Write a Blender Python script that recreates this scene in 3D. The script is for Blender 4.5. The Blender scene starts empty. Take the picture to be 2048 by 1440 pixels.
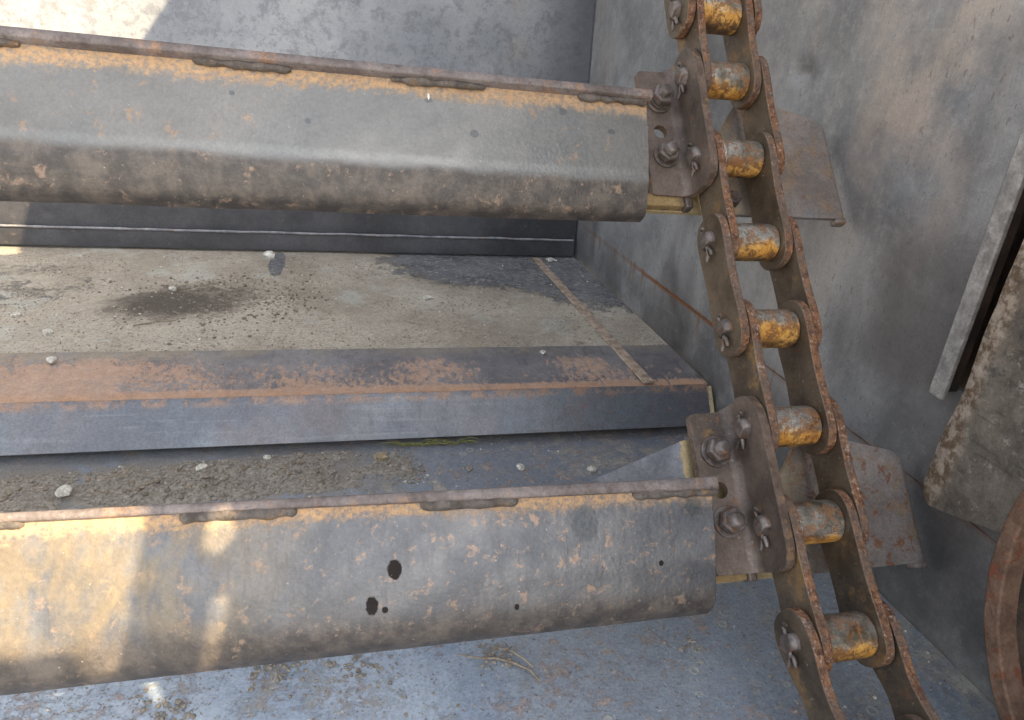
import bpy, bmesh, math, random
from mathutils import Vector, Matrix, noise as mnoise
from mathutils.geometry import delaunay_2d_cdt
import numpy as np

scene = bpy.context.scene
COL = scene.collection
ZO = 0.575                       # world height of the camera above the lower floor

# ------------------------------------------------------------------ camera
cam_d = bpy.data.cameras.new('camera')
cam = bpy.data.objects.new('camera', cam_d)
COL.objects.link(cam)
RT = Vector((0.9696350, -0.2291055, 0.0855492))
UP = Vector((0.0163483, 0.4097541, 0.9120495))
FW = Vector((0.2440097, 0.8829565, -0.4010574))
m = Matrix((RT, UP, -FW)).transposed().to_4x4()
m.translation = Vector((0, 0, ZO))
cam.matrix_world = m
cam_d.sensor_width = 36
cam_d.lens = 36 * 1424.52 / 2048
cam_d.clip_start = 0.02
cam_d.clip_end = 500
scene.camera = cam

# ------------------------------------------------------------------ light
SUNV = Vector((0.72, -0.90, 1.0)).normalized()      # towards the sun
world = bpy.data.worlds.new('World')
scene.world = world
world.use_nodes = True
wn = world.node_tree
wn.nodes.clear()
w_out = wn.nodes.new('ShaderNodeOutputWorld')
w_bg = wn.nodes.new('ShaderNodeBackground')
w_sky = wn.nodes.new('ShaderNodeTexSky')
w_sky.sky_type = 'NISHITA'
w_sky.sun_disc = False
w_sky.sun_elevation = math.asin(SUNV.z)
w_sky.sun_rotation = math.atan2(SUNV.x, SUNV.y)
w_sky.air_density = 1.0
w_sky.dust_density = 3.0
w_sky.ozone_density = 0.6
w_bg.inputs['Strength'].default_value = 0.13
w_hs = wn.nodes.new('ShaderNodeHueSaturation')
w_hs.inputs['Saturation'].default_value = 0.42
wn.links.new(w_sky.outputs[0], w_hs.inputs['Color'])
wn.links.new(w_hs.outputs[0], w_bg.inputs[0])
wn.links.new(w_bg.outputs[0], w_out.inputs[0])
sun_d = bpy.data.lights.new('sun', 'SUN')
sun_d.energy = 3.6
sun_d.angle = math.radians(0.3)
sun_d.color = (1.0, 0.80, 0.52)
sun = bpy.data.objects.new('sun', sun_d)
COL.objects.link(sun)
sun.rotation_euler = (-SUNV).to_track_quat('-Z', 'Y').to_euler()
scene.view_settings.view_transform = 'Standard'
scene.view_settings.look = 'None'
scene.view_settings.gamma = 1
scene.view_settings.use_curve_mapping = False
scene.view_settings.exposure = 1.9

rnd = random.Random(7)

# ------------------------------------------------------------------ frame of the inclined chain
A0 = Vector((0.40, 0.8172158, -0.0153994 + ZO))
TD = Vector((0, -0.6529869, -0.7573692))     # down the chain
ND = Vector((0, -0.7573692, 0.6529869))      # out of the chain plane, up and forward

def SN(x, s, n):
    p = A0 + TD * s + ND * n
    return Vector((x, p.y, p.z))

# ------------------------------------------------------------------ node helpers
class Mt:
    def __init__(self, name):
        self.m = bpy.data.materials.new(name)
        self.m.use_nodes = True
        self.t = self.m.node_tree
        self.t.nodes.clear()
        self.tc = self.N('ShaderNodeTexCoord')
        self.obj = self.tc.outputs['Object']
        self.uv = self.tc.outputs['UV']
        self.vec = self.obj
    def N(self, ty): return self.t.nodes.new(ty)
    def L(self, a, b): self.t.links.new(a, b)
    def put(self, inp, v):
        if isinstance(v, (int, float)): inp.default_value = v
        elif isinstance(v, (tuple, list)):
            inp.default_value = (*v, 1.0) if len(v) == 3 and inp.type == 'RGBA' else tuple(v)
        else: self.L(v, inp)
    def map(self, vec=None, scale=(1, 1, 1), loc=(0, 0, 0), rot=(0, 0, 0)):
        n = self.N('ShaderNodeMapping')
        self.L(vec or self.vec, n.inputs[0])
        n.inputs['Location'].default_value = loc
        n.inputs['Rotation'].default_value = rot
        n.inputs['Scale'].default_value = scale
        return n.outputs[0]
    def randvec(self):
        oi = self.N('ShaderNodeObjectInfo')
        mu = self.N('ShaderNodeVectorMath'); mu.operation = 'SCALE'
        mu.inputs[0].default_value = (3.1, 5.3, 2.7)
        self.L(oi.outputs['Random'], mu.inputs['Scale'])
        ad = self.N('ShaderNodeVectorMath'); ad.operation = 'ADD'
        self.L(self.obj, ad.inputs[0]); self.L(mu.outputs[0], ad.inputs[1])
        self.vec = ad.outputs[0]
    def noise(self, scale, detail=5, rough=.6, dist=0, vec=None):
        n = self.N('ShaderNodeTexNoise')
        self.L(vec or self.vec, n.inputs['Vector'])
        n.inputs['Scale'].default_value = scale
        n.inputs['Detail'].default_value = detail
        n.inputs['Roughness'].default_value = rough
        n.inputs['Distortion'].default_value = dist
        return n.outputs['Fac']
    def vor(self, scale, vec=None, feature='F1', rand=1):
        n = self.N('ShaderNodeTexVoronoi')
        n.feature = feature
        self.L(vec or self.vec, n.inputs['Vector'])
        n.inputs['Scale'].default_value = scale
        n.inputs['Randomness'].default_value = rand
        return n.outputs['Distance']
    def ramp(self, s, a, b, lo=0, hi=1):
        n = self.N('ShaderNodeMapRange'); n.interpolation_type = 'SMOOTHSTEP'
        self.put(n.inputs['Value'], s)
        if a > b: a, b, lo, hi = b, a, hi, lo
        n.inputs['From Min'].default_value = a; n.inputs['From Max'].default_value = b
        n.inputs['To Min'].default_value = lo; n.inputs['To Max'].default_value = hi
        return n.outputs[0]
    def op(self, o, a, b=0.0, clamp=False):
        n = self.N('ShaderNodeMath'); n.operation = o; n.use_clamp = clamp
        self.put(n.inputs[0], a); self.put(n.inputs[1], b)
        return n.outputs[0]
    def mul(self, a, b): return self.op('MULTIPLY', a, b)
    def add(self, a, b): return self.op('ADD', a, b)
    def sub(self, a, b): return self.op('SUBTRACT', a, b)
    def mx(self, a, b): return self.op('MAXIMUM', a, b)
    def mix(self, f, a, b):
        n = self.N('ShaderNodeMix'); n.data_type = 'RGBA'
        self.put(n.inputs[0], f); self.put(n.inputs[6], a); self.put(n.inputs[7], b)
        return n.outputs[2]
    def fmix(self, f, a, b):
        n = self.N('ShaderNodeMix'); n.data_type = 'FLOAT'
        self.put(n.inputs[0], f); self.put(n.inputs[2], a); self.put(n.inputs[3], b)
        return n.outputs[0]
    def sep(self, v):
        n = self.N('ShaderNodeSeparateXYZ'); self.L(v, n.inputs[0]); return n.outputs
    def band(self, v, c, w, soft):
        """1 within w of c, fading over soft."""
        d = self.op('ABSOLUTE', self.sub(v, c))
        return self.ramp(d, w + soft, max(w, 0.0))
    def blob(self, vec, cx, cy, rx, ry, soft=.25, wob=None):
        s = self.sep(vec)
        a = self.op('POWER', self.mul(self.sub(s[0], cx), 1 / rx), 2)
        b = self.op('POWER', self.mul(self.sub(s[1], cy), 1 / ry), 2)
        d = self.add(a, b)
        if wob is not None: d = self.add(d, wob)
        return self.ramp(d, 1 + soft, 1 - soft)
    def done(self, color, rough=.5, metal=0.0, bump=None, dist=.001, strength=1.0, spec=.5, grain=.20):
        if grain and not isinstance(color, tuple):
            g = self.add(self.mul(self.noise(330, 4, .75, 0, self.obj), .6), self.mul(self.noise(75, 5, .75, .2, self.obj), .4))
            g = self.ramp(g, .36, .64, 1 - grain, 1 + grain)
            vm = self.N('ShaderNodeVectorMath'); vm.operation = 'SCALE'
            self.L(color, vm.inputs[0]); self.L(g, vm.inputs['Scale']); color = vm.outputs[0]
        p = self.N('ShaderNodeBsdfPrincipled'); o = self.N('ShaderNodeOutputMaterial')
        self.put(p.inputs['Base Color'], color); self.put(p.inputs['Roughness'], rough)
        self.put(p.inputs['Metallic'], metal)
        p.inputs['Specular IOR Level'].default_value = spec
        if bump is not None:
            b = self.N('ShaderNodeBump')
            b.inputs['Distance'].default_value = dist
            b.inputs['Strength'].default_value = strength
            self.L(bump, b.inputs['Height']); self.L(b.outputs[0], p.inputs['Normal'])
        self.L(p.outputs[0], o.inputs[0])
        return self.m

# ------------------------------------------------------------------ materials
def mat_side_wall():
    k = Mt('worn_side_steel'); P = k.sep(k.obj)
    z = P[2]; y = P[1]
    c = k.mix(k.ramp(k.noise(4, 6, .65, .2), .36, .64), (.20, .205, .208), (.37, .37, .365))
    c = k.mix(k.mul(k.ramp(k.noise(16, 7, .78, .2, k.map(scale=(1, 1.2, .8), loc=(1, 4, 2))), .50, .66), .36), c, (.13, .13, .135))
    c = k.mix(k.mul(k.ramp(k.noise(60, 7, .8), .48, .64), .42), c, (.42, .41, .39))
    # purplish / tan oxide film in streaks, plus a warm glow painted upper right
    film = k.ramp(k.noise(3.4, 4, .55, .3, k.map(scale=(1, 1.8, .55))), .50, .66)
    warm_glow = k.mul(k.band(k.add(y, k.mul(z, -.10)), .66, .045, .10), k.ramp(z, ZO - .32, ZO - .02))
    warm_glow = k.mul(warm_glow, k.ramp(k.noise(9, 5, .6), .3, .6))
    c = k.mix(k.mul(k.mx(k.mul(film, .35), warm_glow), .66), c, (.52, .42, .34))
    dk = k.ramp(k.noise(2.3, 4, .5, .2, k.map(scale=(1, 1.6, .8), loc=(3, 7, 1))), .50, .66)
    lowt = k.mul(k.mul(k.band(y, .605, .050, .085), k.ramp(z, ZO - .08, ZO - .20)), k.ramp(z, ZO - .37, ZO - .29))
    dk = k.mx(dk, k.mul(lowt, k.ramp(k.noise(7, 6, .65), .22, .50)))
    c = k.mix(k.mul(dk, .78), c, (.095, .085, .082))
    # dark towards the floor joint
    foot_dk = k.mul(k.ramp(z, ZO - .30, ZO - .50), k.ramp(k.noise(9, 5, .65), .25, .6))
    c = k.mix(k.mul(foot_dk, .65), c, (.045, .042, .04))
    # brown pits, drawn out vertically
    pit = k.ramp(k.noise(150, 3, .55, 0, k.map(scale=(1, 1, .55))), .63, .69)
    pit = k.mul(pit, k.ramp(k.noise(7, 3, .5), .42, .56))
    c = k.mix(k.mul(pit, .50), c, (.13, .09, .062))
    sp = k.mul(k.ramp(k.noise(300, 4, .7), .60, .68), .5)
    c = k.mix(sp, c, (.05, .045, .04))
    # fine diagonal scratches
    sc = k.ramp(k.noise(260, 2, .4, 0, k.map(scale=(1, .03, 1), rot=(math.radians(-38), 0, 0))), .70, .75)
    sc = k.mul(sc, k.ramp(k.noise(6, 2), .45, .6))
    c = k.mix(k.mul(sc, .30), c, (.42, .42, .42))
    sc2 = k.ramp(k.noise(420, 2, .4, 0, k.map(scale=(1, 1, .03))), .66, .74)
    c = k.mix(k.mul(sc2, .06), c, (.46, .46, .46))
    br = k.noise(300, 3, .6, 0, k.map(scale=(1, 1, .04)))
    c = k.mix(k.mul(k.ramp(br, .45, .60), .09), c, (.12, .12, .125))
    # rust seam stain at mid height and drips from it
    seam = k.band(k.add(z, k.mul(k.noise(30), .006)), ZO - .405, .0015, .005)
    c = k.mix(k.mul(seam, k.mul(k.ramp(y, 1.45, 1.25, .25, .95), k.ramp(y, .85, 1.0, .25, 1.0))), c, (.22, .085, .03))
    drip = k.mul(k.ramp(k.noise(60, 3, .5, 0, k.map(scale=(1, 1, .06))), .56, .68), k.mul(k.ramp(z, ZO - .47, ZO - .40), k.ramp(z, ZO - .398, ZO - .404)))
    c = k.mix(k.mul(drip, .6), c, (.20, .085, .03))
    r = k.fmix(k.ramp(k.noise(14, 5, .6), .3, .7), .30, .50)
    r = k.fmix(pit, r, .85)
    h = k.sub(k.add(k.mul(k.noise(18, 3), .8), k.mul(k.noise(300, 3), .08)), k.mul(pit, .12))
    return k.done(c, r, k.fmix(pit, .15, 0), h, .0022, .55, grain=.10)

def mat_back_wall():
    k = Mt('mottled_back_steel'); P = k.sep(k.obj)
    c = k.mix(k.ramp(k.noise(4, 4), .35, .65), (.21, .22, .235), (.31, .315, .32))
    bl = k.ramp(k.noise(34, 7, .75, .2), .48, .60)
    c = k.mix(k.mul(bl, .5), c, (.115, .12, .135))
    bl2 = k.ramp(k.noise(120, 5, .7), .55, .66)
    c = k.mix(k.mul(bl2, .4), c, (.10, .10, .115))
    tan = k.ramp(k.noise(6, 4, .5, 0, k.map(loc=(4, 2, 1))), .54, .7)
    c = k.mix(k.mul(tan, .35), c, (.30, .24, .17))
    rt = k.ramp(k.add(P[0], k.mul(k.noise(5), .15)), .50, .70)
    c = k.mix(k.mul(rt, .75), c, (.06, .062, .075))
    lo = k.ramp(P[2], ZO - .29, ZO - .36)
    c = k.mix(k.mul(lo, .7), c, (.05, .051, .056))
    h = k.noise(40, 5)
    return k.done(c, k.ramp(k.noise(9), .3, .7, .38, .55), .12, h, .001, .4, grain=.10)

def mat_dark_plate():
    k = Mt('dark_mill_scale')
    c = k.mix(k.ramp(k.noise(6, 5), .35, .65), (.045, .045, .050), (.080, .080, .087))
    c = k.mix(k.mul(k.ramp(k.noise(60, 4, .6), .62, .70), .4), c, (.16, .12, .09))
    return k.done(c, k.ramp(k.noise(30), .3, .7, .42, .6), .35, k.noise(120, 4), .0006, .5)

def mat_raised_floor():
    k = Mt('dusty_raised_deck'); P = k.sep(k.obj); x, y = P[0], P[1]
    steel = k.mix(k.ramp(k.noise(12, 5), .35, .65), (.12, .125, .14), (.22, .225, .235))
    n1 = k.noise(7, 7, .68, .25)
    n2 = k.noise(34, 6, .7, .2)
    dust_c = k.mix(k.ramp(k.noise(5, 5, .6), .35, .65), (.34, .295, .232), (.48, .43, .35))
    dust_c = k.mix(k.mul(k.ramp(k.noise(210, 4, .8), .48, .64), .55), dust_c, (.19, .155, .118))
    dust_c = k.mix(k.mul(k.ramp(k.noise(10, 4, .6, 0, k.map(loc=(2, 5, 0))), .55, .66), .6), dust_c, (.44, .44, .39))
    # moist dark patch
    wet = k.blob(k.map(rot=(0, 0, -.45)), -.27 * .9 + 1.40 * .435, 1.40 * .9 + .27 * .435, .135, .085, .8, k.add(k.mul(k.sub(n1, .5), 3.6), k.mul(k.sub(n2, .5), 2.4)))
    dust_c = k.mix(k.mul(wet, .88), dust_c, (.075, .062, .050))
    # where the steel shows through the dust: back right corner and a few scraped places
    bare = k.add(k.mul(k.ramp(x, .02, .30), k.ramp(y, 1.38, 1.66)), k.mul(k.ramp(x, .40, .56), k.ramp(y, 1.25, 1.50, 0, .85)))
    bare = k.add(bare, k.mul(k.blob(k.obj, -.12, 1.66, .018, .10, .5), .65))
    bare = k.add(bare, k.mul(k.blob(k.obj, -.56, 1.50, .12, .16, .6), .26))
    f = k.add(k.sub(1.06, k.mul(bare, 1.35)), k.add(k.mul(k.sub(n1, .5), 1.4), k.add(k.mul(k.sub(n2, .5), 1.5), k.mul(k.sub(k.noise(160, 5, .8), .5), 1.3))))
    dust = k.ramp(f, .34, .62)
    steel = k.mix(k.mul(k.ramp(k.noise(130, 4, .75, 0, k.map(scale=(.6, 1, 1))), .50, .60), .75), steel, (.42, .40, .35))
    c = k.mix(dust, steel, dust_c)
    crack = k.mul(k.ramp(k.vor(26, feature='DISTANCE_TO_EDGE'), .0, .04, 1, 0), k.mul(k.ramp(n1, .55, .45), dust))
    c = k.mix(k.mul(crack, .10), c, (.12, .10, .08))
    h = k.add(k.mul(n2, .6), k.add(k.mul(k.noise(170, 5, .8), .55), k.mul(dust, .5)))
    return k.done(c, k.fmix(dust, .42, .95), k.fmix(dust, .2, 0), h, .005, .9, .3)

def mat_lip():
    k = Mt('rust_streaked_lip'); P = k.sep(k.obj); x, y = P[0], P[1]
    c = k.mix(k.ramp(k.noise(9, 5), .35, .65), (.17, .165, .175), (.26, .25, .255))
    st = k.noise(110, 7, .85, .2, k.map(scale=(1, .5, 1)))
    amt = k.add(k.ramp(y, 1.02, .993, 0, .40), k.add(k.ramp(x, .02, -.42, 0, .16), k.ramp(y, 1.15, 1.08, -.16, .03)))
    amt = k.add(amt, k.mul(k.sub(k.noise(5, 4), .5), .7))
    f = k.ramp(k.add(st, amt), .54, .62)
    c = k.mix(k.mul(f, .80), c, k.mix(k.noise(90), (.40, .235, .15), (.50, .34, .235)))
    edge = k.mul(k.ramp(k.add(y, k.mul(k.sub(k.noise(40, 6, .75), .5), .030)), 1.018, .996), k.ramp(k.noise(30, 5, .7), .35, .6))
    c = k.mix(k.mul(edge, .7), c, (.44, .25, .145))
    str_ = k.ramp(k.noise(120, 3, .6, 0, k.map(scale=(1, .12, 1))), .60, .68)
    c = k.mix(k.mul(str_, k.ramp(x, .1, .45, .15, .6)), c, (.09, .095, .115))
    dst = k.mul(k.ramp(y, 1.10, 1.145), k.ramp(k.noise(16, 5, .65), .4, .6))
    c = k.mix(k.mul(dst, .75), c, (.30, .26, .20))
    return k.done(c, k.fmix(f, .45, .8), k.fmix(f, .4, 0), k.add(st, k.mul(k.noise(300), .3)), .0012, .6)

def mat_lip_face():
    k = Mt('blue_grey_lip_face'); P = k.sep(k.obj); x = P[0]
    c = k.mix(k.ramp(k.noise(4.5, 4, .6, .4), .38, .62), (.14, .155, .18), (.20, .20, .212))
    c = k.mix(k.mul(k.ramp(k.noise(7, 5, .6, 0, k.map(scale=(1, 1, .4), loc=(3, 0, 0))), .5, .66), .5), c, (.20, .25, .285))
    c = k.mix(k.mul(k.ramp(x, .30, .60), .7), c, (.075, .078, .088))
    c = k.mix(k.mul(k.ramp(k.noise(10, 3), .52, .68), .30), c, (.17, .125, .125))
    sx = k.ramp(k.noise(120, 4, .6, 0, k.map(scale=(.05, 1, 1))), .56, .68)
    c = k.mix(k.mul(sx, .25), c, (.30, .31, .32))
    sd = k.ramp(k.noise(60, 5, .7, 0, k.map(scale=(1, .3, .3), loc=(4, 0, 0))), .56, .68)
    c = k.mix(k.mul(sd, .35), c, (.09, .09, .095))
    tp = k.mul(k.ramp(P[2], ZO - .516, ZO - .508), k.ramp(k.noise(45, 6, .75), .42, .6))
    c = k.mix(k.mul(tp, .7), c, (.38, .23, .14))
    sp = k.mul(k.ramp(k.noise(90, 4, .6), .62, .68), k.ramp(x, .20, .45, .0, .8))
    c = k.mix(sp, c, (.26, .15, .10))
    return k.done(c, k.ramp(k.noise(12), .3, .7, .34, .5), .25, k.noise(150, 4), .0004, .5)

def mat_lower_floor():
    k = Mt('blue_worn_floor'); P = k.sep(k.obj); x, y = P[0], P[1]
    c = k.mix(k.ramp(k.noise(6, 5), .36, .64), (.27, .335, .43), (.41, .48, .57))
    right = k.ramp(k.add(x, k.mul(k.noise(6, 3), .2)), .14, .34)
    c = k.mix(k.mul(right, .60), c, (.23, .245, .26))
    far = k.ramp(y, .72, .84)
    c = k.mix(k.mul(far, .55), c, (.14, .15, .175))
    st = k.noise(34, 6, .74, .4)
    rs = k.ramp(k.add(k.mul(k.add(st, k.noise(120, 6, .8)), .5), k.mul(k.sub(k.noise(5, 3), .5), .35)), .53, .60)
    c = k.mix(k.mul(rs, .62), c, (.38, .25, .17))
    dd = k.ramp(k.add(k.noise(24, 8, .82, .3, k.map(loc=(1, 3, 0))), k.mul(k.sub(k.noise(3.5, 3), .5), .5)), .53, .66)
    c = k.mix(k.mul(dd, .75), c, (.36, .32, .26))
    wh = k.ramp(k.noise(170, 5, .78), .60, .66)
    c = k.mix(k.mul(wh, .8), c, (.55, .54, .49))
    # dry ring marks left by droplets
    vd = k.vor(42)
    ring = k.mul(k.ramp(k.op('ABSOLUTE', k.sub(vd, .20)), .075, .03), k.ramp(k.noise(19, 2), .50, .60))
    c = k.mix(k.mul(ring, k.ramp(x, -.05, .15, .15, .62)), c, (.46, .44, .38))
    dk = k.ramp(k.noise(230, 4, .7), .60, .66)
    c = k.mix(k.mul(dk, .65), c, (.06, .052, .045))
    sd_ = k.mul(k.mul(k.ramp(k.op('ABSOLUTE', k.sub(y, .885)), .085, .035), k.ramp(x, .16, -.02)), k.ramp(k.add(k.noise(14, 7, .75), k.mul(k.noise(90, 4, .8), .3)), .50, .66))
    c = k.mix(k.mul(sd_, .9), c, (.26, .23, .19))
    edge = k.mul(k.ramp(x, .56, .625), k.ramp(k.noise(50, 7, .8), .46, .58))
    c = k.mix(k.mul(edge, .7), c, (.40, .40, .35))
    dust = k.mx(k.mx(dd, k.mul(wh, .7)), rs)
    h = k.add(k.mul(dust, .8), k.add(k.mul(k.noise(120, 4), .5), k.mul(ring, .5)))
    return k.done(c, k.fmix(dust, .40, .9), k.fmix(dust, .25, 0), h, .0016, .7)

def mat_slat(name, lower):
    k = Mt(name); uv = k.sep(k.uv); u, v = uv[0], uv[1]
    V = k.uv
    base = k.mix(k.ramp(k.noise(9, 5, .6, 0, V), .35, .65), (.145, .147, .142), (.195, .192, .180))
    base = k.mix(k.mul(k.ramp(k.noise(120, 4, .6, 0, V), .5, .7), .25), base, (.14, .145, .16))
    if lower:
        base = k.mix(k.ramp(k.noise(14, 5, .6, 0, V), .35, .65), (.092, .096, .106), (.158, .157, .158))
        stv = k.noise(90, 6, .75, 0, k.map(V, scale=(1, .18, 1)))
        base = k.mix(k.mul(k.ramp(stv, .47, .64), .50), base, (.085, .082, .085))
        base = k.mix(k.mul(k.ramp(k.noise(75, 6, .72, .3, V), .555, .64), k.ramp(u, -.5, .2, .45, .85)), base, (.30, .205, .145))
        # more brown at the left end: the sun's tan painted into the colour
        lf = k.mul(k.ramp(u, .02, -.16), k.ramp(k.noise(26, 5, .65, .3, k.map(V, scale=(1, .6, 1))), .38, .60))
        base = k.mix(k.mul(lf, .45), base, (.30, .215, .10))
        vend = .082
    else:
        base = k.mix(k.mul(k.ramp(k.noise(5, 4, .5, .4, V), .47, .62), .3), base, (.20, .18, .155))
        base = k.mix(k.mul(k.ramp(k.noise(60, 6, .72, .4, V), .585, .66), k.mul(k.ramp(k.noise(6, 2, .5, 0, V), .45, .58), .7)), base, (.34, .22, .13))
        vend = .088
    # blotchy brown lower half: mostly shade painted in, partly rust
    lowz = k.ramp(k.add(v, k.mul(k.sub(k.noise(18, 4, .6, 0, V), .5), .012)), vend - (.001 if not lower else .006), vend + (.008 if not lower else .026))
    br = k.mix(k.ramp(k.noise(40, 6, .7, .2, V), .38, .66), (.052, .043, .037), (.135, .110, .088))
    br = k.mix(k.mul(k.ramp(k.noise(45, 6, .75, .3, k.map(V, loc=(3, 1, 0))), .565, .64), .75), br, (.32, .215, .145))
    base = k.mix(k.mul(lowz, .90), base, br)
    # highlight along the fold, painted as a lighter band
    if not lower:
        fold_hl = k.mul(k.band(k.add(v, k.mul(k.sub(k.noise(12, 3, .5, 0, V), .5), .008)), vend - .005, .001, .006), k.ramp(k.noise(40, 5, .7, 0, k.map(V, scale=(.4, 1, 1))), .25, .5))
        base = k.mix(k.mul(fold_hl, .20), base, (.32, .335, .315))
    # mustard rust just under the weld
    d = k.sub(k.add(k.mul(k.noise(90, 7, .82, 0, V), .044), k.mul(k.sub(k.noise(9, 3, .6, 0, V), .5), .018)), k.add(v, .0035 if not lower else .0085))
    top = k.ramp(d, -.003, .009)
    top = k.mul(top, k.ramp(k.noise(190, 4, .75, 0, V), .38, .56, .25, 1))
    base = k.mix(k.mul(top, .92), base, k.mix(k.noise(70, 4, .6, 0, V), (.42, .25, .125), (.58, .38, .20)))
    # dark spots
    spots = [(-.09, .030, .0028, .0022), (.10, .020, .0042, .003), (.245, .020, .005, .004), (.147, .052, .005, .004), (.30, .038, .004, .003), (-.02, .052, .003, .003)]
    if lower:
        spots = [(.0470, .0545, .0058, .0082), (.0280, .0830, .0050, .0078), (.0385, .0872, .0025, .0028), (.1510, .0940, .0022, .0028), (.2870, .0650, .0023, .0028)]
    wob = k.mul(k.sub(k.noise(260, 3, .6, 0, V), .5), 1.3)
    dark = None
    for cx, cy, rx, ry in spots:
        b = k.blob(V, cx, cy, rx, ry, .22, wob)
        dark = b if dark is None else k.mx(dark, b)
    if lower:
        base = k.mix(k.mul(dark, 1.0), base, (.010, .005, .003))
        base = k.mix(k.mul(k.mx(k.blob(V, .216, .0255, .0115, .0155, .30), k.blob(V, .322, .016, .010, .009, .5)), .65), base, (.060, .068, .072))
    else:
        base = k.mix(k.mul(dark, .7), base, (.07, .08, .085))
    if not lower: base = k.mix(k.blob(V, .100, .016, .0011, .0034, .3, wob), base, (.75, .75, .70))
    fl = k.ramp(k.noise(330, 2, .5, 0, V), .73, .75)
    base = k.mix(k.mul(fl, .6), base, (.42, .40, .36))
    rg = k.ramp(k.noise(20, 4, .6, 0, V), .3, .7, .30, .42)
    rg = k.fmix(k.mul(lowz, .5), rg, .55)
    if not lower: rg = k.fmix(fold_hl, rg, .30)
    rg = k.fmix(top, rg, .9)
    if lower: rg = k.fmix(dark, rg, .7)
    me = k.fmix(k.mx(top, k.mul(lowz, .6)), .3, 0)
    h = k.add(k.noise(200, 4, .6, 0, V), k.mul(lowz, k.noise(420, 3, .6, 0, V)))
    return k.done(base, rg, me, h, .0007, .7, grain=.11)

def mat_bar_edge():
    k = Mt('brown_bar_edge')
    c = k.mix(k.ramp(k.noise(22, 5, .65), .35, .65), (.13, .105, .095), (.24, .205, .19))
    c = k.mix(k.mul(k.ramp(k.noise(22, 6, .75, 0, k.map(loc=(5, 1, 2))), .52, .66), .65), c, (.38, .20, .10))
    c = k.mix(k.mul(k.ramp(k.noise(160, 3, .6), .55, .7), .5), c, (.08, .06, .05))
    return k.done(c, .62, .2, k.noise(150, 5, .7), .0014, .8)

def mat_recess():
    k = Mt('mustard_rust')
    c = k.mix(k.noise(70, 5, .7), (.17, .11, .05), (.36, .25, .11))
    c = k.mix(k.mul(k.ramp(k.noise(40, 4), .52, .64), .7), c, (.07, .05, .035))
    return k.done(c, .85, 0, k.noise(200, 5), .0012, .8)

def mat_weld(name='weld_metal', a=(.105, .088, .075), b=(.21, .18, .155)):
    k = Mt(name)
    c = k.mix(k.ramp(k.noise(50, 5, .65), .35, .65), a, b)
    c = k.mix(k.mul(k.ramp(k.noise(90, 4), .56, .66), .6), c, (.34, .20, .09))
    rip = k.noise(260, 5, .8, 0, k.map(scale=(1.8, 1, 1)))
    return k.done(c, .55, .25, k.add(k.noise(110, 4), rip), .0022, 1)

def mat_link(name='brown_oiled_link', edge=False, dark=False):
    k = Mt(name); k.randvec()
    if not edge:
        c = k.mix(k.ramp(k.noise(16, 5, .6), .35, .65), (.070, .050, .033), (.150, .112, .075))
        if dark: c = k.mix(k.ramp(k.noise(14, 5, .6), .35, .65), (.075, .058, .048), (.165, .125, .100))
        c = k.mix(k.mul(k.ramp(k.noise(13, 6, .75, 0, k.map(k.vec, loc=(2, 2, 2))), .56 + .04 * dark, .66 + .04 * dark), .7), c, (.30, .175, .07))
        c = k.mix(k.mul(k.ramp(k.noise(60, 4, .7), .60, .68), .6), c, (.20, .10, .055))
        c = k.mix(k.mul(k.ramp(k.noise(200, 3, .6), .68, .72), .7), c, (.40, .34, .28))
        return k.done(c, k.ramp(k.noise(30), .3, .7, .30, .52), .3, k.noise(70, 6, .7), .0016, .8)
    c = k.mix(k.ramp(k.noise(110, 6, .8), .38, .60), (.10, .042, .022), (.30, .145, .070))
    c = k.mix(k.mul(k.ramp(k.noise(240, 4, .7), .57, .65), .7), c, (.50, .38, .30))
    c = k.mix(k.mul(k.ramp(k.noise(150, 5, .7, 0, k.map(k.vec, loc=(3, 3, 3))), .54, .64), .8), c, (.07, .03, .02))
    big = k.ramp(k.noise(22, 5, .7, 0, k.map(k.vec, loc=(7, 1, 5))), .44, .60)
    c = k.mix(k.mul(big, .75), c, k.mix(k.noise(80, 5, .7), (.085, .060, .045), (.20, .155, .12)))
    wr = k.ramp(k.noise(30, 6, .75, 0, k.map(k.vec, loc=(1, 8, 5))), .60, .68)
    c = k.mix(k.mul(wr, .7), c, (.42, .36, .31))
    return k.done(c, .7, .1, k.noise(230, 4, .75), .0026, 1)

def mat_roller():
    k = Mt('worn_yellow_roller'); k.randvec()
    P = k.sep(k.obj)                      # local: x along the pin, z up
    lowp = k.ramp(k.add(P[2], k.mul(k.sub(k.noise(42, 5, .65, .4), .5), .040)), .008, -.003)
    orange = k.mix(k.ramp(k.noise(50, 4), .35, .65), (.56, .26, .045), (.66, .37, .095))
    bare = k.mix(k.ramp(k.noise(34, 5, .7, .3), .35, .62), (.26, .23, .17), (.60, .58, .52))
    c = k.mix(lowp, bare, orange)
    rs = k.ramp(k.noise(80, 7, .8, .5), .49, .55)
    c = k.mix(k.mul(rs, .9), c, (.20, .09, .035))
    r2 = k.ramp(k.noise(30, 5, .7, .3, k.map(k.vec, loc=(1, 2, 3))), .56, .68)
    c = k.mix(k.mul(r2, .75), c, (.30, .12, .03))
    under = k.mul(k.ramp(P[2], -.008, -.018), k.ramp(k.noise(60, 4), .4, .55))
    c = k.mix(k.mul(under, .8), c, (.06, .04, .025))
    met = k.mul(k.sub(1.0, lowp), k.sub(1.0, rs))
    return k.done(c, k.fmix(met, .60, .30), k.mul(met, .8), k.sub(k.noise(60), k.mul(rs, .4)), .0012, .7)

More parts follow.
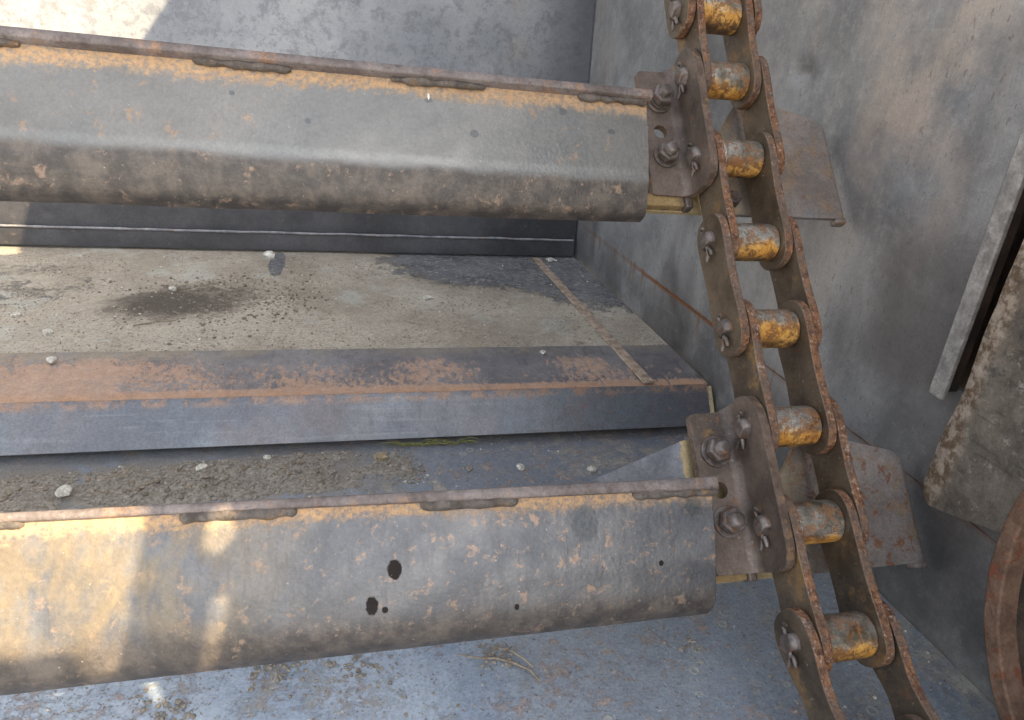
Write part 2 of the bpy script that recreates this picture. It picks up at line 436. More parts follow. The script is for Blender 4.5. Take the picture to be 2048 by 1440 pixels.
def mat_bolt():
    k = Mt('dark_bolt_steel'); k.randvec()
    c = k.mix(k.ramp(k.noise(80, 4), .35, .65), (.10, .082, .072), (.20, .17, .155))
    c = k.mix(k.mul(k.ramp(k.noise(120, 4), .55, .64), .7), c, (.22, .11, .06))
    return k.done(c, .45, .5, k.noise(300, 4), .0006, .7)

def mat_plate(name, tint=(.31, .26, .225), ru=.60):
    k = Mt(name); k.vec = k.obj
    c = k.mix(k.ramp(k.noise(12, 5, .6), .35, .65), tuple(a * .62 for a in tint), tint)
    c = k.mix(k.mul(k.ramp(k.noise(26, 6, .7, .3), .52, .63), .75), c, (.29, .20, .13))
    c = k.mix(k.mul(k.ramp(k.noise(70, 6, .75, .3), ru, ru + .06), .85), c, (.21, .085, .04))
    c = k.mix(k.mul(k.ramp(k.noise(14, 4, .6, 0, k.map(loc=(5, 5, 5))), .56, .7), .5), c, (.22, .24, .255))
    P = k.sep(k.obj)
    gus = k.ramp(P[0], .50, .42)
    bl = k.mix(k.ramp(k.noise(30, 5), .35, .65), (.15, .155, .17), (.23, .235, .25))
    ye = k.ramp(k.add(P[0], k.mul(k.sub(k.noise(70, 6, .8), .5), .02)), .347, .350)
    c = k.mix(gus, c, k.mix(k.mul(ye, .9), bl, (.48, .36, .18)))
    return k.done(c, .55, .2, k.noise(140, 5), .001, .7)

def mat_blade():
    k = Mt('scraped_dirty_plate'); P = k.sep(k.obj)
    c = k.mix(k.ramp(k.noise(18, 6, .65), .36, .64), (.115, .095, .072), (.20, .17, .135))
    c = k.mix(k.ramp(k.noise(14, 7, .8, .3), .50, .66), c, (.065, .057, .047))
    c = k.mix(k.mul(k.ramp(k.noise(90, 6, .8, .3), .56, .66), .7), c, (.36, .33, .28))
    rsn = k.mul(k.ramp(k.add(P[1], k.mul(k.noise(20, 4), .02)), .491, .506), .9)
    c = k.mix(rsn, c, k.mix(k.ramp(k.noise(90, 4, .7), .4, .6), (.13, .08, .045), (.38, .31, .24)))
    sc = k.ramp(k.noise(160, 2, .5, 0, k.map(scale=(1, .08, 1), rot=(.6, 0, 0))), .64, .70)
    c = k.mix(k.mul(sc, .4), c, (.05, .045, .04))
    return k.done(c, .8, .1, k.add(k.noise(60, 6, .75), k.mul(k.noise(9, 4), 1.2)), .004, .8)

def mat_rim():
    k = Mt('rusty_rim')
    c = k.mix(k.ramp(k.noise(40, 6, .7), .35, .62), (.11, .062, .038), (.21, .125, .08))
    c = k.mix(k.mul(k.ramp(k.noise(75, 4, .7, .3), .53, .62), .8), c, (.17, .045, .018))
    return k.done(c, .8, .05, k.noise(150, 5, .75), .0018, .9)

def mat_flat(name, a, b, sc=30, rough=.8, metal=0, bd=.001):
    k = Mt(name)
    c = k.mix(k.ramp(k.noise(sc, 5, .65), .35, .65), a, b)
    return k.done(c, rough, metal, k.noise(sc * 4, 4), bd, .8)

M = dict(
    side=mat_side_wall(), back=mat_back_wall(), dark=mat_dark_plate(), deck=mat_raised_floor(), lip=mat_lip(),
    lipface=mat_lip_face(), floor=mat_lower_floor(), slat_up=mat_slat('grey_slat_steel', False),
    slat_lo=mat_slat('stained_slat_steel', True), baredge=mat_bar_edge(), recess=mat_recess(), weld=mat_weld(),
    weld_l=mat_weld('pale_weld_metal', (.20, .20, .22), (.34, .34, .36)),
    link=mat_link(), edge=mat_link('rusted_link_edge', True), brk=mat_link('brown_bracket_steel', False, True), edge_b=mat_weld('bracket_edge', (.11, .075, .055), (.22, .155, .115)),
    roller=mat_roller(), bolt=mat_bolt(), plate=mat_plate('backing_plate_steel'),
    plate_lo=mat_plate('rusted_backing_steel', (.31, .265, .235), .54), blade=mat_blade(), rim=mat_rim(),
    hole=mat_flat('black_brown_rust', (.020, .013, .009), (.055, .032, .02)),
    barlit=mat_flat('grey_flat_bar', (.21, .195, .18), (.34, .32, .295), 60, .6, .2),
    soil=mat_flat('loose_soil', (.20, .178, .148), (.33, .30, .255), 200, .95, 0, .0015),
    crumb=mat_flat('earth_crumbs', (.15, .125, .095), (.27, .23, .18), 60, .95),
    peb=mat_flat('gravel_grit', (.20, .17, .13), (.36, .31, .25), 40, .9),
    stone=mat_flat('pale_stone', (.42, .40, .34), (.66, .64, .58), 90, .8),
    twig=mat_flat('dry_stem', (.22, .17, .12), (.36, .30, .22), 90, .8),
    grassm=mat_flat('green_blade', (.06, .08, .012), (.26, .24, .06), 120, .6),
    wood=mat_flat('splintered_wood', (.26, .20, .12), (.44, .36, .24), 90, .9),
    strip=mat_flat('rusted_seam_strip', (.24, .175, .13), (.46, .36, .27), 60, .8),
    blocker=mat_flat('grey_blocker', (.14, .14, .14), (.2, .2, .2)),
    seam=mat_flat('dark_rust_seam', (.06, .045, .035), (.13, .075, .045), 40, .85),
    yellow=mat_flat('pale_edge_paint', (.34, .26, .13), (.50, .42, .27), 120, .8),
)

# ------------------------------------------------------------------ object helpers
def link(name, me, mats, parent=None):
    o = bpy.data.objects.new(name, me)
    COL.objects.link(o)
    for mm in (mats if isinstance(mats, (list, tuple)) else [mats]): me.materials.append(mm)
    if parent: o.parent = parent
    return o

def from_bm(name, bm, mats, parent=None, smooth=True, bevel=0, seg=2, angle=35, rec=True):
    if rec: bmesh.ops.recalc_face_normals(bm, faces=bm.faces)
    me = bpy.data.meshes.new(name)
    bm.to_mesh(me); bm.free()
    if smooth:
        for p in me.polygons: p.use_smooth = True
    o = link(name, me, mats, parent)
    finish(o, bevel, seg, angle)
    return o

def finish(o, bevel=0, seg=2, angle=35):
    if bevel:
        b = o.modifiers.new('bevel', 'BEVEL'); b.width = bevel; b.segments = seg
        b.limit_method = 'ANGLE'; b.angle_limit = math.radians(angle); b.harden_normals = False
    e = o.modifiers.new('split', 'EDGE_SPLIT') if False else None
    try:
        o.data.set_sharp_from_angle(angle=math.radians(angle))
    except Exception:
        pass

def tag(o, label=None, cat=None, group=None, kind=None):
    if label: o['label'] = label
    if cat: o['category'] = cat
    if group: o['group'] = group
    if kind: o['kind'] = kind
    return o

def empty(name, loc, label=None, cat=None, group=None):
    o = bpy.data.objects.new(name, None); COL.objects.link(o)
    o.location = loc; o.empty_display_size = .05
    tag(o, label, cat, group)
    return o

def adopt(o, root):
    """parent o (built in world coordinates) to an Empty that is only translated"""
    o.parent = root
    o.matrix_parent_inverse = Matrix.Translation(-Vector(root.location))

def in_poly(p, poly):
    x, y = p; c = False; j = len(poly) - 1
    for i in range(len(poly)):
        xi, yi = poly[i]; xj, yj = poly[j]
        if (yi > y) != (yj > y) and x < (xj - xi) * (y - yi) / (yj - yi) + xi: c = not c
        j = i
    return c

def resample(poly, step):
    out = []
    for i in range(len(poly)):
        a = Vector(poly[i]); b = Vector(poly[(i + 1) % len(poly)])
        n = max(1, int((b - a).length / step))
        for k in range(n): out.append(tuple(a.lerp(b, k / n)))
    return out

def sheet(name, poly, fn, thick, mats, parent=None, holes=(), extra=(), step=None, bevel=0, edge_slot=0, uv=False, angle=35, seg=2):
    """flat outline (with holes) mapped by fn(u, v, w) into space, w from 0 to thick"""
    if step: poly = resample(poly, step)
    vs = [Vector(p) for p in poly]; faces = [list(range(len(poly)))]; edges = []
    n = len(poly)
    edges = [(i, (i + 1) % n) for i in range(n)]
    for h in holes:
        b = len(vs); vs += [Vector(p) for p in h]; L = len(h)
        edges += [(b + i, b + (i + 1) % L) for i in range(L)]
    for p in extra:
        if in_poly(p, poly) and not any(in_poly(p, h) for h in holes): vs.append(Vector(p))
    r = delaunay_2d_cdt(vs, edges, [], 2 if not holes else 3, 1e-7, True)
    vo, fo = r[0], r[2]
    # keep only triangles whose centre is inside
    keep = []
    for f in fo:
        c = sum((vo[i] for i in f), Vector((0, 0))) / len(f)
        if in_poly(c, poly) and not any(in_poly(c, h) for h in holes): keep.append(f)
    bm = bmesh.new()
    top = [bm.verts.new(fn(p.x, p.y, 0)) for p in vo]
    bot = [bm.verts.new(fn(p.x, p.y, thick)) for p in vo]
    cnt = {}
    for f in keep:
        bm.faces.new([top[i] for i in f]); bm.faces.new([bot[i] for i in reversed(f)])
        for i in range(len(f)):
            a, b = f[i], f[(i + 1) % len(f)]
            cnt[(a, b)] = cnt.get((a, b), 0) + 1
    for (a, b) in list(cnt):
        if (b, a) not in cnt:
            q = bm.faces.new([top[b], top[a], bot[a], bot[b]]); q.material_index = edge_slot
    bmesh.ops.delete(bm, geom=[v for v in bm.verts if not v.link_faces], context='VERTS')
    return from_bm(name, bm, mats, parent, bevel=bevel, angle=angle, seg=seg)

def box_bm(bm, c, h, ax=(Vector((1, 0, 0)), Vector((0, 1, 0)), Vector((0, 0, 1)))):
    vs = []
    for sx in (-1, 1):
        for sy in (-1, 1):
            for sz in (-1, 1):
                vs.append(bm.verts.new(Vector(c) + ax[0] * h[0] * sx + ax[1] * h[1] * sy + ax[2] * h[2] * sz))
    for f in ((0, 1, 3, 2), (4, 6, 7, 5), (0, 4, 5, 1), (2, 3, 7, 6), (0, 2, 6, 4), (1, 5, 7, 3)):
        bm.faces.new([vs[i] for i in f])

def loft_x(name, xs, prof_fn, thick, mats, parent=None, bevel=0, uvfn=None, lump=0):
    """sheet swept along X: prof_fn(x) -> list of (point, normal, arclength)"""
    bm = bmesh.new(); uvl = bm.loops.layers.uv.new('UVMap')
    T, B = [], []
    for x in xs:
        pr = prof_fn(x)
        T.append([(bm.verts.new(p), (x, v)) for p, nn, v in pr])
        B.append([(bm.verts.new(p - nn * thick), (x, v)) for p, nn, v in pr])
    def q(a, b, c, d):
        f = bm.faces.new([a[0], b[0], c[0], d[0]])
        for l, s in zip(f.loops, (a, b, c, d)): l[uvl].uv = s[1]
        return f
    nx, nv = len(xs), len(T[0])
    for i in range(nx - 1):
        for j in range(nv - 1):
            q(T[i][j], T[i + 1][j], T[i + 1][j + 1], T[i][j + 1])
            q(B[i][j], B[i][j + 1], B[i + 1][j + 1], B[i + 1][j])
        q(T[i][0], B[i][0], B[i + 1][0], T[i + 1][0])
        q(T[i][-1], T[i + 1][-1], B[i + 1][-1], B[i][-1])
    for j in range(nv - 1):
        for i in (0, nx - 1): q(T[i][j], T[i][j + 1], B[i][j + 1], B[i][j])
    return from_bm(name, bm, mats, parent, bevel=bevel, angle=40)

def tube(name, pts, rads, mats, parent=None, n=10, lump=0, seed=0, flat=1.0, smooth=True):
    bm = bmesh.new(); rings = []
    pts = [Vector(p) for p in pts]
    up = Vector((.13, .31, .94))
    for i, p in enumerate(pts):
        d = (pts[min(i + 1, len(pts) - 1)] - pts[max(i - 1, 0)]).normalized()
        a = d.cross(up).normalized(); b = a.cross(d)
        r = rads[i] if isinstance(rads, (list, tuple)) else rads
        ring = []
        for k in range(n):
            t = 2 * math.pi * k / n
            q = p + (a * math.cos(t) + b * math.sin(t) * flat) * r
            if lump: q += (a * math.cos(t) + b * math.sin(t)) * mnoise.noise(q * 90 + Vector((seed, 0, 0))) * lump
            ring.append(bm.verts.new(q))
        rings.append(ring)
    for i in range(len(rings) - 1):
        for k in range(n):
            bm.faces.new([rings[i][k], rings[i][(k + 1) % n], rings[i + 1][(k + 1) % n], rings[i + 1][k]])
    bm.faces.new(rings[0]); bm.faces.new(rings[-1])
    return from_bm(name, bm, mats, parent, angle=60)

def lathe_bm(bm, prof, axis, origin, n=24, phase=0, flat=None):
    """prof: list of (distance along axis, radius). flat: number of sides (hex)"""
    axis = axis.normalized()
    a = axis.orthogonal().normalized(); b = axis.cross(a)
    rings = []
    for d, r in prof:
        rings.append([bm.verts.new(origin + axis * d + (a * math.cos(2 * math.pi * (k + phase) / n) + b * math.sin(2 * math.pi * (k + phase) / n)) * r) for k in range(n)])
    for i in range(len(rings) - 1):
        for k in range(n):
            bm.faces.new([rings[i][k], rings[i][(k + 1) % n], rings[i + 1][(k + 1) % n], rings[i + 1][k]])
    bm.faces.new(rings[0]); bm.faces.new(rings[-1])

def circ(cx, cy, r, n=16): return [(cx + r * math.cos(2 * math.pi * i / n), cy + r * math.sin(2 * math.pi * i / n)) for i in range(n)]

def round_poly(pts, radii, n=5):
    out = []; N = len(pts)
    for i in range(N):
        p = Vector(pts[i]); a = Vector(pts[i - 1]); b = Vector(pts[(i + 1) % N])
        r = radii[i] if isinstance(radii, (list, tuple)) else radii
        if r <= 0: out.append(tuple(p)); continue
        da = (a - p).normalized(); db = (b - p).normalized()
        ang = da.angle(db)
        t = min(r / math.tan(ang / 2), (a - p).length * .48, (b - p).length * .48)
        p0 = p + da * t; p1 = p + db * t
        for k in range(n + 1):
            f = k / n
            q = p0.lerp(p, f).lerp(p.lerp(p1, f), f)
            out.append(tuple(q))
    return out

def grid_pts(x0, x1, y0, y1, dx, dy=None, jit=.0):
    dy = dy or dx; o = []
    y = y0
    while y < y1:
        x = x0
        while x < x1:
            o.append((x + rnd.uniform(-jit, jit) * dx, y + rnd.uniform(-jit, jit) * dy)); x += dx
        y += dy
    return o

# ================================================================== STRUCTURE
XW = .635                       # inner face of the side wall
# ---- lower floor
def floor_z(x, y): return ZO - .557 - .030 * max(0, y - .35) / 1.0 + .0012 * math.sin(x * 7 + 1) * math.sin(y * 9)
def floor_fn(u, v, w): return Vector((u, v, floor_z(u, v) - w))
lower_floor = sheet('lower_floor', [(-1.6, -.35), (XW - .001, -.35), (XW - .001, 1.25), (-1.6, 1.25)], floor_fn, .008, M['floor'],
                    extra=grid_pts(-1.58, .63, -.33, 1.24, .04), step=.05)
tag(lower_floor, kind='structure')

gm = mat_flat('pale_bounce_ground', (.26, .23, .19), (.38, .34, .29), 6, .95)
bm = bmesh.new(); q = [bm.verts.new(v) for v in ((-60, -60, -.35), (60, -60, -.35), (60, 60, -.35), (-60, 60, -.35))]; bm.faces.new(q)
ground = from_bm('ground', bm, gm); tag(ground, kind='structure')  # unseen ground, added to bounce sunlight onto the walls
# ---- raised floor: deck, sloping lip, lip face as one plate run with three surfaces
def strip_obj(name, x0, x1, prof, thick, mat, parent=None, nx=60, amp=0, bevel=0):
    xs = [x0 + (x1 - x0) * i / nx for i in range(nx + 1)]
    def pf(x):
        out = []; L = 0
        for i, (y, z) in enumerate(prof):
            a = prof[max(i - 1, 0)]; b = prof[min(i + 1, len(prof) - 1)]
            d = Vector((0, b[0] - a[0], b[1] - a[1])).normalized()
            nn = Vector((0, d.z, -d.y))
            if i: L += math.hypot(y - prof[i - 1][0], z - prof[i - 1][1])
            w = amp * (mnoise.noise(Vector((x * 9, y * 9, 0))) + .35 * mnoise.noise(Vector((x * 45, y * 45, 3))))
            out.append((Vector((x, y, z + ZO)) + nn * w, nn, L))
        return out
    return loft_x(name, xs, pf, thick, mat, parent, bevel=bevel)
raised = empty('raised_floor', (0, 1.2, ZO - .5)); tag(raised, kind='structure')
deck_prof = [(1.775 - i * (1.775 - 1.150) / 40, -.5000) for i in range(41)]
o = strip_obj('deck_plate', -1.6, XW - .004, deck_prof, .006, M['deck'], nx=140, amp=.0026); adopt(o, raised)
lp = [(1.152 - i * (1.152 - .992) / 10, -.4970 - .0005 * i) for i in range(11)]
o = strip_obj('lip_plate', -1.6, XW - .008, lp, .004, M['lip'], nx=80, amp=.0008); adopt(o, raised)
lf = [(.9915, -.5025), (.9895, -.5045), (.9865, -.5085)] + [(.9865 - i * (.9865 - .9485) / 5, -.5085 - i * (.5590 - .5085) / 5) for i in range(1, 6)]
o = strip_obj('front_face', -1.6, XW - .010, lf, .006, M['lipface'], nx=80, amp=.0008); adopt(o, raised)
# pale worn end of the plate at the wall
bm = bmesh.new(); box_bm(bm, (XW - .0075, .966, ZO - .531), (.0022, .004, .034), (Vector((1, 0, 0)), Vector((0, .80, -.6)), Vector((0, .60, .80))))
o = from_bm('end_edge', bm, M['yellow'], bevel=.0008); adopt(o, raised)
# seam strips running across the deck
bm = bmesh.new(); box_bm(bm, (.5175, 1.365, ZO - .4978), (.0105, .372, .0016)); o = from_bm('seam_strip', bm, M['strip'], bevel=.001); adopt(o, raised)
# rusty seam bead on the side wall comes with the wall below

# ---- side wall
def wall_fn(u, v, w):
    # u = y, v = z (camera-relative)
    d = math.hypot((u - .936) / .024, (v - .000) / .017)
    dent = .011 * math.exp(-d * d * 1.4)
    wav = .0025 * mnoise.noise(Vector((u * 2.2, v * 2.2, 3.7)))
    return Vector((XW + dent + wav + w, u, v + ZO))
wall_poly = [(-.80, -.60), (2.05, -.60), (2.05, 1.36), (.17, 1.37), (-.43, .765), (-.52, .672), (-.550, .648), (-.576, .665), (-.590, .722), (-.64, .775), (-.80, .93)]  # unseen upper outline, shaped so its shadow bounds the sun patches
slot = [(.36, -.287), (.5505, -.287), (.5505, .50), (.36, .50)]
g = grid_pts(.87, 1.01, -.07, .07, .0035) + grid_pts(-.75, 2.0, -.58, 1.3, .09)
g = [p for p in g if not (abs(p[0] - .94) < .11 and abs(p[1]) < .12 and False)]
sun_gap1 = round_poly([(-.395, .615), (-.392, .645), (-.418, .668), (-.440, .655), (-.425, .622)], .004)  # two unseen holes added to throw sun spots on the lower slat
sun_gap2 = [(-.426, .583), (-.452, .612), (-.486, .566), (-.492, .540), (-.476, .532), (-.455, .550)]
wall = sheet('side_wall', wall_poly, wall_fn, .008, M['side'], holes=(slot, sun_gap1, sun_gap2), extra=g, step=.08)
tag(wall, 'tall grey steel side wall with a small dent and rust pitting right of the chain', 'wall')
# weld bead seam on wall
pts = [(XW - .0005, y, ZO - .4065 + .0012 * mnoise.noise(Vector((y * 30, 0, 0)))) for y in [1.43 - i * .012 for i in range(85)]]
o = tube('seam_bead', pts, .0006, M['seam'], n=6, lump=.0010); o.parent = wall
# recess behind the slot
bm = bmesh.new()
for c, h in (((.72, .445, ZO + .10), (.004, .12, .42)), ((.680, .560, ZO + .10), (.036, .004, .42)), ((.680, .342, ZO + .10), (.036, .004, .42)), ((.680, .445, ZO - .298), (.036, .10, .004)), ((.680, .445, ZO + .512), (.036, .10, .004))):
    box_bm(bm, c, h)
o = from_bm('recess_box', bm, M['hole']); o.parent = wall
# flat bar along the slot
bm = bmesh.new()
box_bm(bm, (.6150, .5435, ZO + .105), (.0035, .0095, .402))
bar = from_bm('vertical_bar', bm, M['barlit'], bevel=.0018)
wb = bmesh.new(); box_bm(wb, (.6265, .5445, ZO + .108), (.0079, .0050, .398)); w_ = from_bm('web', wb, M['hole']); w_.parent = bar
bar['label'] = 'narrow grey bar edging the dark slot'; bar.parent = wall

# ---- back wall
def bw_y(z): return 1.768 + .12 * (z + .5)
def back_fn(u, v, w): return Vector((u, bw_y(v) + .006 * mnoise.noise(Vector((u * 2, v * 2, 1))) + w, v + ZO))
back = sheet('back_wall', [(-1.6, -.515), (XW + .004, -.515), (XW + .004, 1.2), (-1.6, 1.2)], back_fn, .008, M['back'], extra=grid_pts(-1.55, .6, -.4, 1.1, .1), step=.1)
tag(back, 'mottled grey back wall with a dark welded bottom strip behind the slats', 'wall')
# dark kick strips at its foot with a bright weld line between
def kick(name, z0, z1, yoff):
    pr = [(bw_y(z1) - yoff, z1), (bw_y((z0 + z1) / 2) - yoff - .001, (z0 + z1) / 2), (bw_y(z0) - yoff, z0)]
    o = strip_obj(name, -1.6, XW - .012, pr, .005, M['dark'], nx=60, amp=.001); o.parent = back
kick('kick_plate', -.452, -.36, .008)
kick('kick_plate', -.493, -.453, .020)
pts = [(x, bw_y(-.452) - .0225 + .0012 * mnoise.noise(Vector((x * 14, 0, 0))), ZO - .4520 + .0016 * mnoise.noise(Vector((x * 11, 5, 0)))) for x in [-1.6 + i * .02 for i in range(112)]]
o = tube('weld_line', pts, .0030, M['weld_l'], n=8, lump=.001); o.parent = back
bm = bmesh.new(); box_bm(bm, (XW - .001, bw_y(.1) - .003, ZO + .10), (.002, .003, .60), (Vector((1, 0, 0)), Vector((0, 1, -.12)).normalized(), Vector((0, .12, 1)).normalized()))
o = from_bm('corner_bead', bm, M['dark'], bevel=.002); o.parent = back

# ---- unseen blocker plate added above the frame to shade the upper slat
bt = empty('sun_blocker', (.66, -.4, ZO + 1.2), 'unseen grey plate added to keep the sun off the upper slat', 'sun blocker')
bp = [(.10, .60), (-1.05, 1.88), (-1.05, 2.10), (.28, .95 + .07), (.17, 1.05)]
bp = [(-.38, .70), (-.95, 1.34), (-.95, 2.15), (.36, 1.08), (.24, .70)]
def blocker_fn(u, v, w): return Vector((XW + .012 + w, u, v + ZO))
o = sheet('blocker_plate', bp, blocker_fn, .008, M['blocker'], bevel=.001); adopt(o, bt)

# ================================================================== RIGHT-HAND PARTS
blade_poly = [(.5040, -.1147), (.5100, -.195), (.5085, -.262), (.5155, -.335), (.5165, -.384), (.509, -.396), (.499, -.4015), (.461, -.391), (.396, -.3675), (.26, -.325), (.24, .12), (.488, .12), (.497, .03)]
def blade_fn(u, v, w):
    edge = max(0, (u - .490) / .026)
    return Vector((.603 + .006 * edge * edge + .0025 * mnoise.noise(Vector((u * 30, v * 30, 0))) + w, u, v + ZO))
blade = sheet('scraper_plate', resample(blade_poly, .012), blade_fn, .010, M['blade'], extra=grid_pts(.25, .53, -.42, .12, .008, jit=.2), bevel=.0015, angle=50)
tag(blade, 'dirty worn scraper plate with a chipped rusty edge at the right', 'plate')

wheel = empty('rusty_wheel', (.565, .1600, ZO - .3415), 'rusty curved wheel rim with a dark inside in the bottom right corner', 'wheel')
RC = Vector((0, .1600, ZO - .3415)); RR = .229
def ring_fn(u, v, w):
    return Vector((.565 + w, RC.y + v * math.cos(u), RC.z + v * math.sin(u)))
bm = bmesh.new(); n = 120; prof = [(RR, 0), (RR, .030), (RR - .0155, .030), (RR - .0155, 0)]
rings = []
for i in range(n):
    a = 2 * math.pi * i / n
    rr = []
    for (r_, w_) in prof:
        jr = .0012 * mnoise.noise(Vector((math.cos(a) * 6, math.sin(a) * 6, r_ * 40)))
        rr.append(bm.verts.new(Vector((.560 + w_, RC.y + (r_ + jr) * math.cos(a), RC.z + (r_ + jr) * math.sin(a)))))
    rings.append(rr)
for i in range(n):
    a, b = rings[i], rings[(i + 1) % n]
    for k in range(4): bm.faces.new([a[k], a[(k + 1) % 4], b[(k + 1) % 4], b[k]])
o = from_bm('rim', bm, M['rim'], bevel=.0018); adopt(o, wheel)
bm = bmesh.new(); lathe_bm(bm, [(0, RR - .0150), (.006, RR - .0150)], Vector((1, 0, 0)), Vector((.580, RC.y, RC.z)), 96)
o = from_bm('disc', bm, mat_flat('brown_disc', (.030, .022, .015), (.075, .052, .035), 25)); adopt(o, wheel)
bm = bmesh.new(); lathe_bm(bm, [(-.030, .03), (.02, .045)], Vector((1, 0, 0)), Vector((.578, RC.y, RC.z)), 32)
o = from_bm('hub', bm, M['rim'], bevel=.002); adopt(o, wheel)

# ================================================================== CHAIN
PINS = [(-.597, .015), (-.494, .015), (-.3915, .015), (-.289, .014), (-.187, .013), (-.0845, .010), (0.0, 0.0), (.1015, -.004), (.2045, -.007), (.3065, -.004),
        (.4125, -.002), (.5085, .002), (.6130, .014), (.7080, .048), (.780, .120), (.80, .222)]
# index 6 is the first pin of the upper bracket; outer links join (even, odd) pairs: 6-7, 8-9, 10-11, 12-13, and (4,5)
chain = empty('conveyor_chain', SN(.44, .2, 0), 'heavy rusty conveyor chain with yellow rollers hanging beside the side wall', 'chain')

HW = .0272                          # half width of a link plate
def plate_outline(L, hw=HW, waist=.0035):
    pts = []
    for i in range(13):
        a = math.pi / 2 + math.pi * i / 12
        c_, s_ = math.cos(a), math.sin(a)
        pts.append((hw * 1.08 * -abs(c_) ** .82, hw * math.copysign(abs(s_) ** .82, s_)))
    for i in range(1, 12):
        f = i / 12; pts.append((L * f, -hw + waist * math.sin(math.pi * f) ** 2))
    for i in range(13):
        a = -math.pi / 2 + math.pi * i / 12
        c_, s_ = math.cos(a), math.sin(a)
        pts.append((L + hw * 1.08 * abs(c_) ** .82, hw * math.copysign(abs(s_) ** .82, s_)))
    for i in range(1, 12):
        f = 1 - i / 12; pts.append((L * f, hw - waist * math.sin(math.pi * f) ** 2))
    return pts

def link_frame(i, x):
    a, b = PINS[i], PINS[i + 1]
    P = SN(x, *a); Q = SN(x, *b)
    d = (Q - P); L = d.length; d.normalize()
    nn = Vector((1, 0, 0)).cross(d); nn = nn if nn.dot(ND) > 0 else -nn
    return P, d, nn, L

def link_plate(name, i, x, thick=.0095, waist=.0035):
    P, d, nn, L = link_frame(i, x)
    jx = rnd.uniform(-.0006, .0006)
    mat = Matrix.Identity(4)
    fn = lambda u, v, w: Vector((w, u, v))
    o = sheet(name, plate_outline(L, HW * rnd.uniform(.97, 1.03), waist), fn, thick, [M['link'], M['edge']], bevel=.0016, edge_slot=1, angle=50)
    R = Matrix((Vector((1, 0, 0)), d, nn)).transposed().to_4x4()
    R.translation = P + Vector((jx, 0, 0))
    o.parent = chain
    o.matrix_parent_inverse = Matrix.Translation(-Vector(chain.location))
    o.matrix_basis = R
    return o

XOL, XIL, XRL, XRR, XIR, XOR = .400, .4105, .4205, .4745, .475, .4855
for i in range(len(PINS) - 1):
    outer = (i % 2 == 0)
    ws = .0022 if i < 12 else .008
    if outer:
        if i not in (6, 10): link_plate('outer_link_plate', i, XOL, waist=ws)
        link_plate('outer_link_plate', i, XOR, waist=ws)
    else:
        link_plate('inner_link_plate', i, XIL, waist=ws); link_plate('inner_link_plate', i, XIR, waist=ws)

# rollers: one mesh, copied
def place(o, root, mw):
    o.parent = root
    o.matrix_parent_inverse = Matrix.Translation(-Vector(root.location))
    o.matrix_basis = mw
rb = bmesh.new(); R_ = .0205
lathe_bm(rb, [(0, R_ - .002), (.0015, R_ - .0004), (.003, R_), (.014, R_ + .0002), (.027, R_ + .0003), (.042, R_ + .0002), (.0520, R_), (.0538, R_ - .0006), (.0545, R_ - .0022)], Vector((1, 0, 0)), Vector((0, 0, 0)), 40)
r0 = from_bm('roller', rb, M['roller'], angle=60)
for i, (s, nn) in enumerate(PINS):
    o = r0 if i == 0 else r0.copy()
    if i: COL.objects.link(o)
    mw = Matrix.Rotation(rnd.uniform(-.5, .5), 4, 'X'); mw.translation = SN(XRL - .0003, s, nn)
    place(o, chain, mw)

# pin heads on the near side with flats and a cotter
def pin_head_mesh():
    bm = bmesh.new(); n = 28; rings = []
    for d, r in ((.004, .0112), (-.0035, .0112), (-.0060, .0100), (-.0078, .0086), (-.0082, .0068)):
        ring = []
        for k in range(n):
            t = 2 * math.pi * k / n
            y, z = r * math.cos(t), r * math.sin(t)
            if d < 0: y = max(-.0072, min(.0078, y))
            y += .0004 * mnoise.noise(Vector((y * 300, z * 300, d * 200)))
            ring.append(bm.verts.new((d, y, z)))
        rings.append(ring)
    for i in range(len(rings) - 1):
        for k in range(n): bm.faces.new([rings[i][k], rings[i][(k + 1) % n], rings[i + 1][(k + 1) % n], rings[i + 1][k]])
    bm.faces.new(rings[0]); bm.faces.new(rings[-1])
    return from_bm('pin_head', bm, M['bolt'], bevel=.0006, angle=40)
ph0 = pin_head_mesh(); first = True
for i, (s, nn) in enumerate(PINS):
    if i < 3: continue
    o = ph0 if first else ph0.copy()
    if not first: COL.objects.link(o)
    first = False
    mw = Matrix.Rotation(math.radians(20) + rnd.uniform(-.35, .35), 4, 'X'); mw.translation = SN(XOL, s, nn)
    place(o, chain, mw)
    # cotter: eye above, spread legs below
    rr = rnd.uniform(-.25, .25)
    base = SN(XOL - .0042, s, nn)
    e1 = (TD * math.cos(rr) + ND * math.sin(rr)); e2 = Vector((1, 0, 0)).cross(e1)
    k = [(-.0150, -.003), (-.0170, 0), (-.0150, .003), (-.0115, .0012), (.0118, .0012), (.0165, .0045 + rnd.uniform(0, .003)), (.0205, .0100)]
    c = tube('cotter_pin', [base + e1 * a + e2 * b + Vector((-.0004, 0, 0)) for a, b in k], [.0016, .0019, .0019, .0019, .0021, .0023, .0019], M['bolt'], n=8, lump=.0004, seed=i)
    adopt(c, chain)
    c = tube('cotter_pin', [base + e1 * a + e2 * b for a, b in ((.0105, -.001), (.0160, -.0022), (.0200, -.0015))], [.0020, .0022, .0017], M['bolt'], n=8, lump=.0004, seed=i + 50)
    adopt(c, chain)

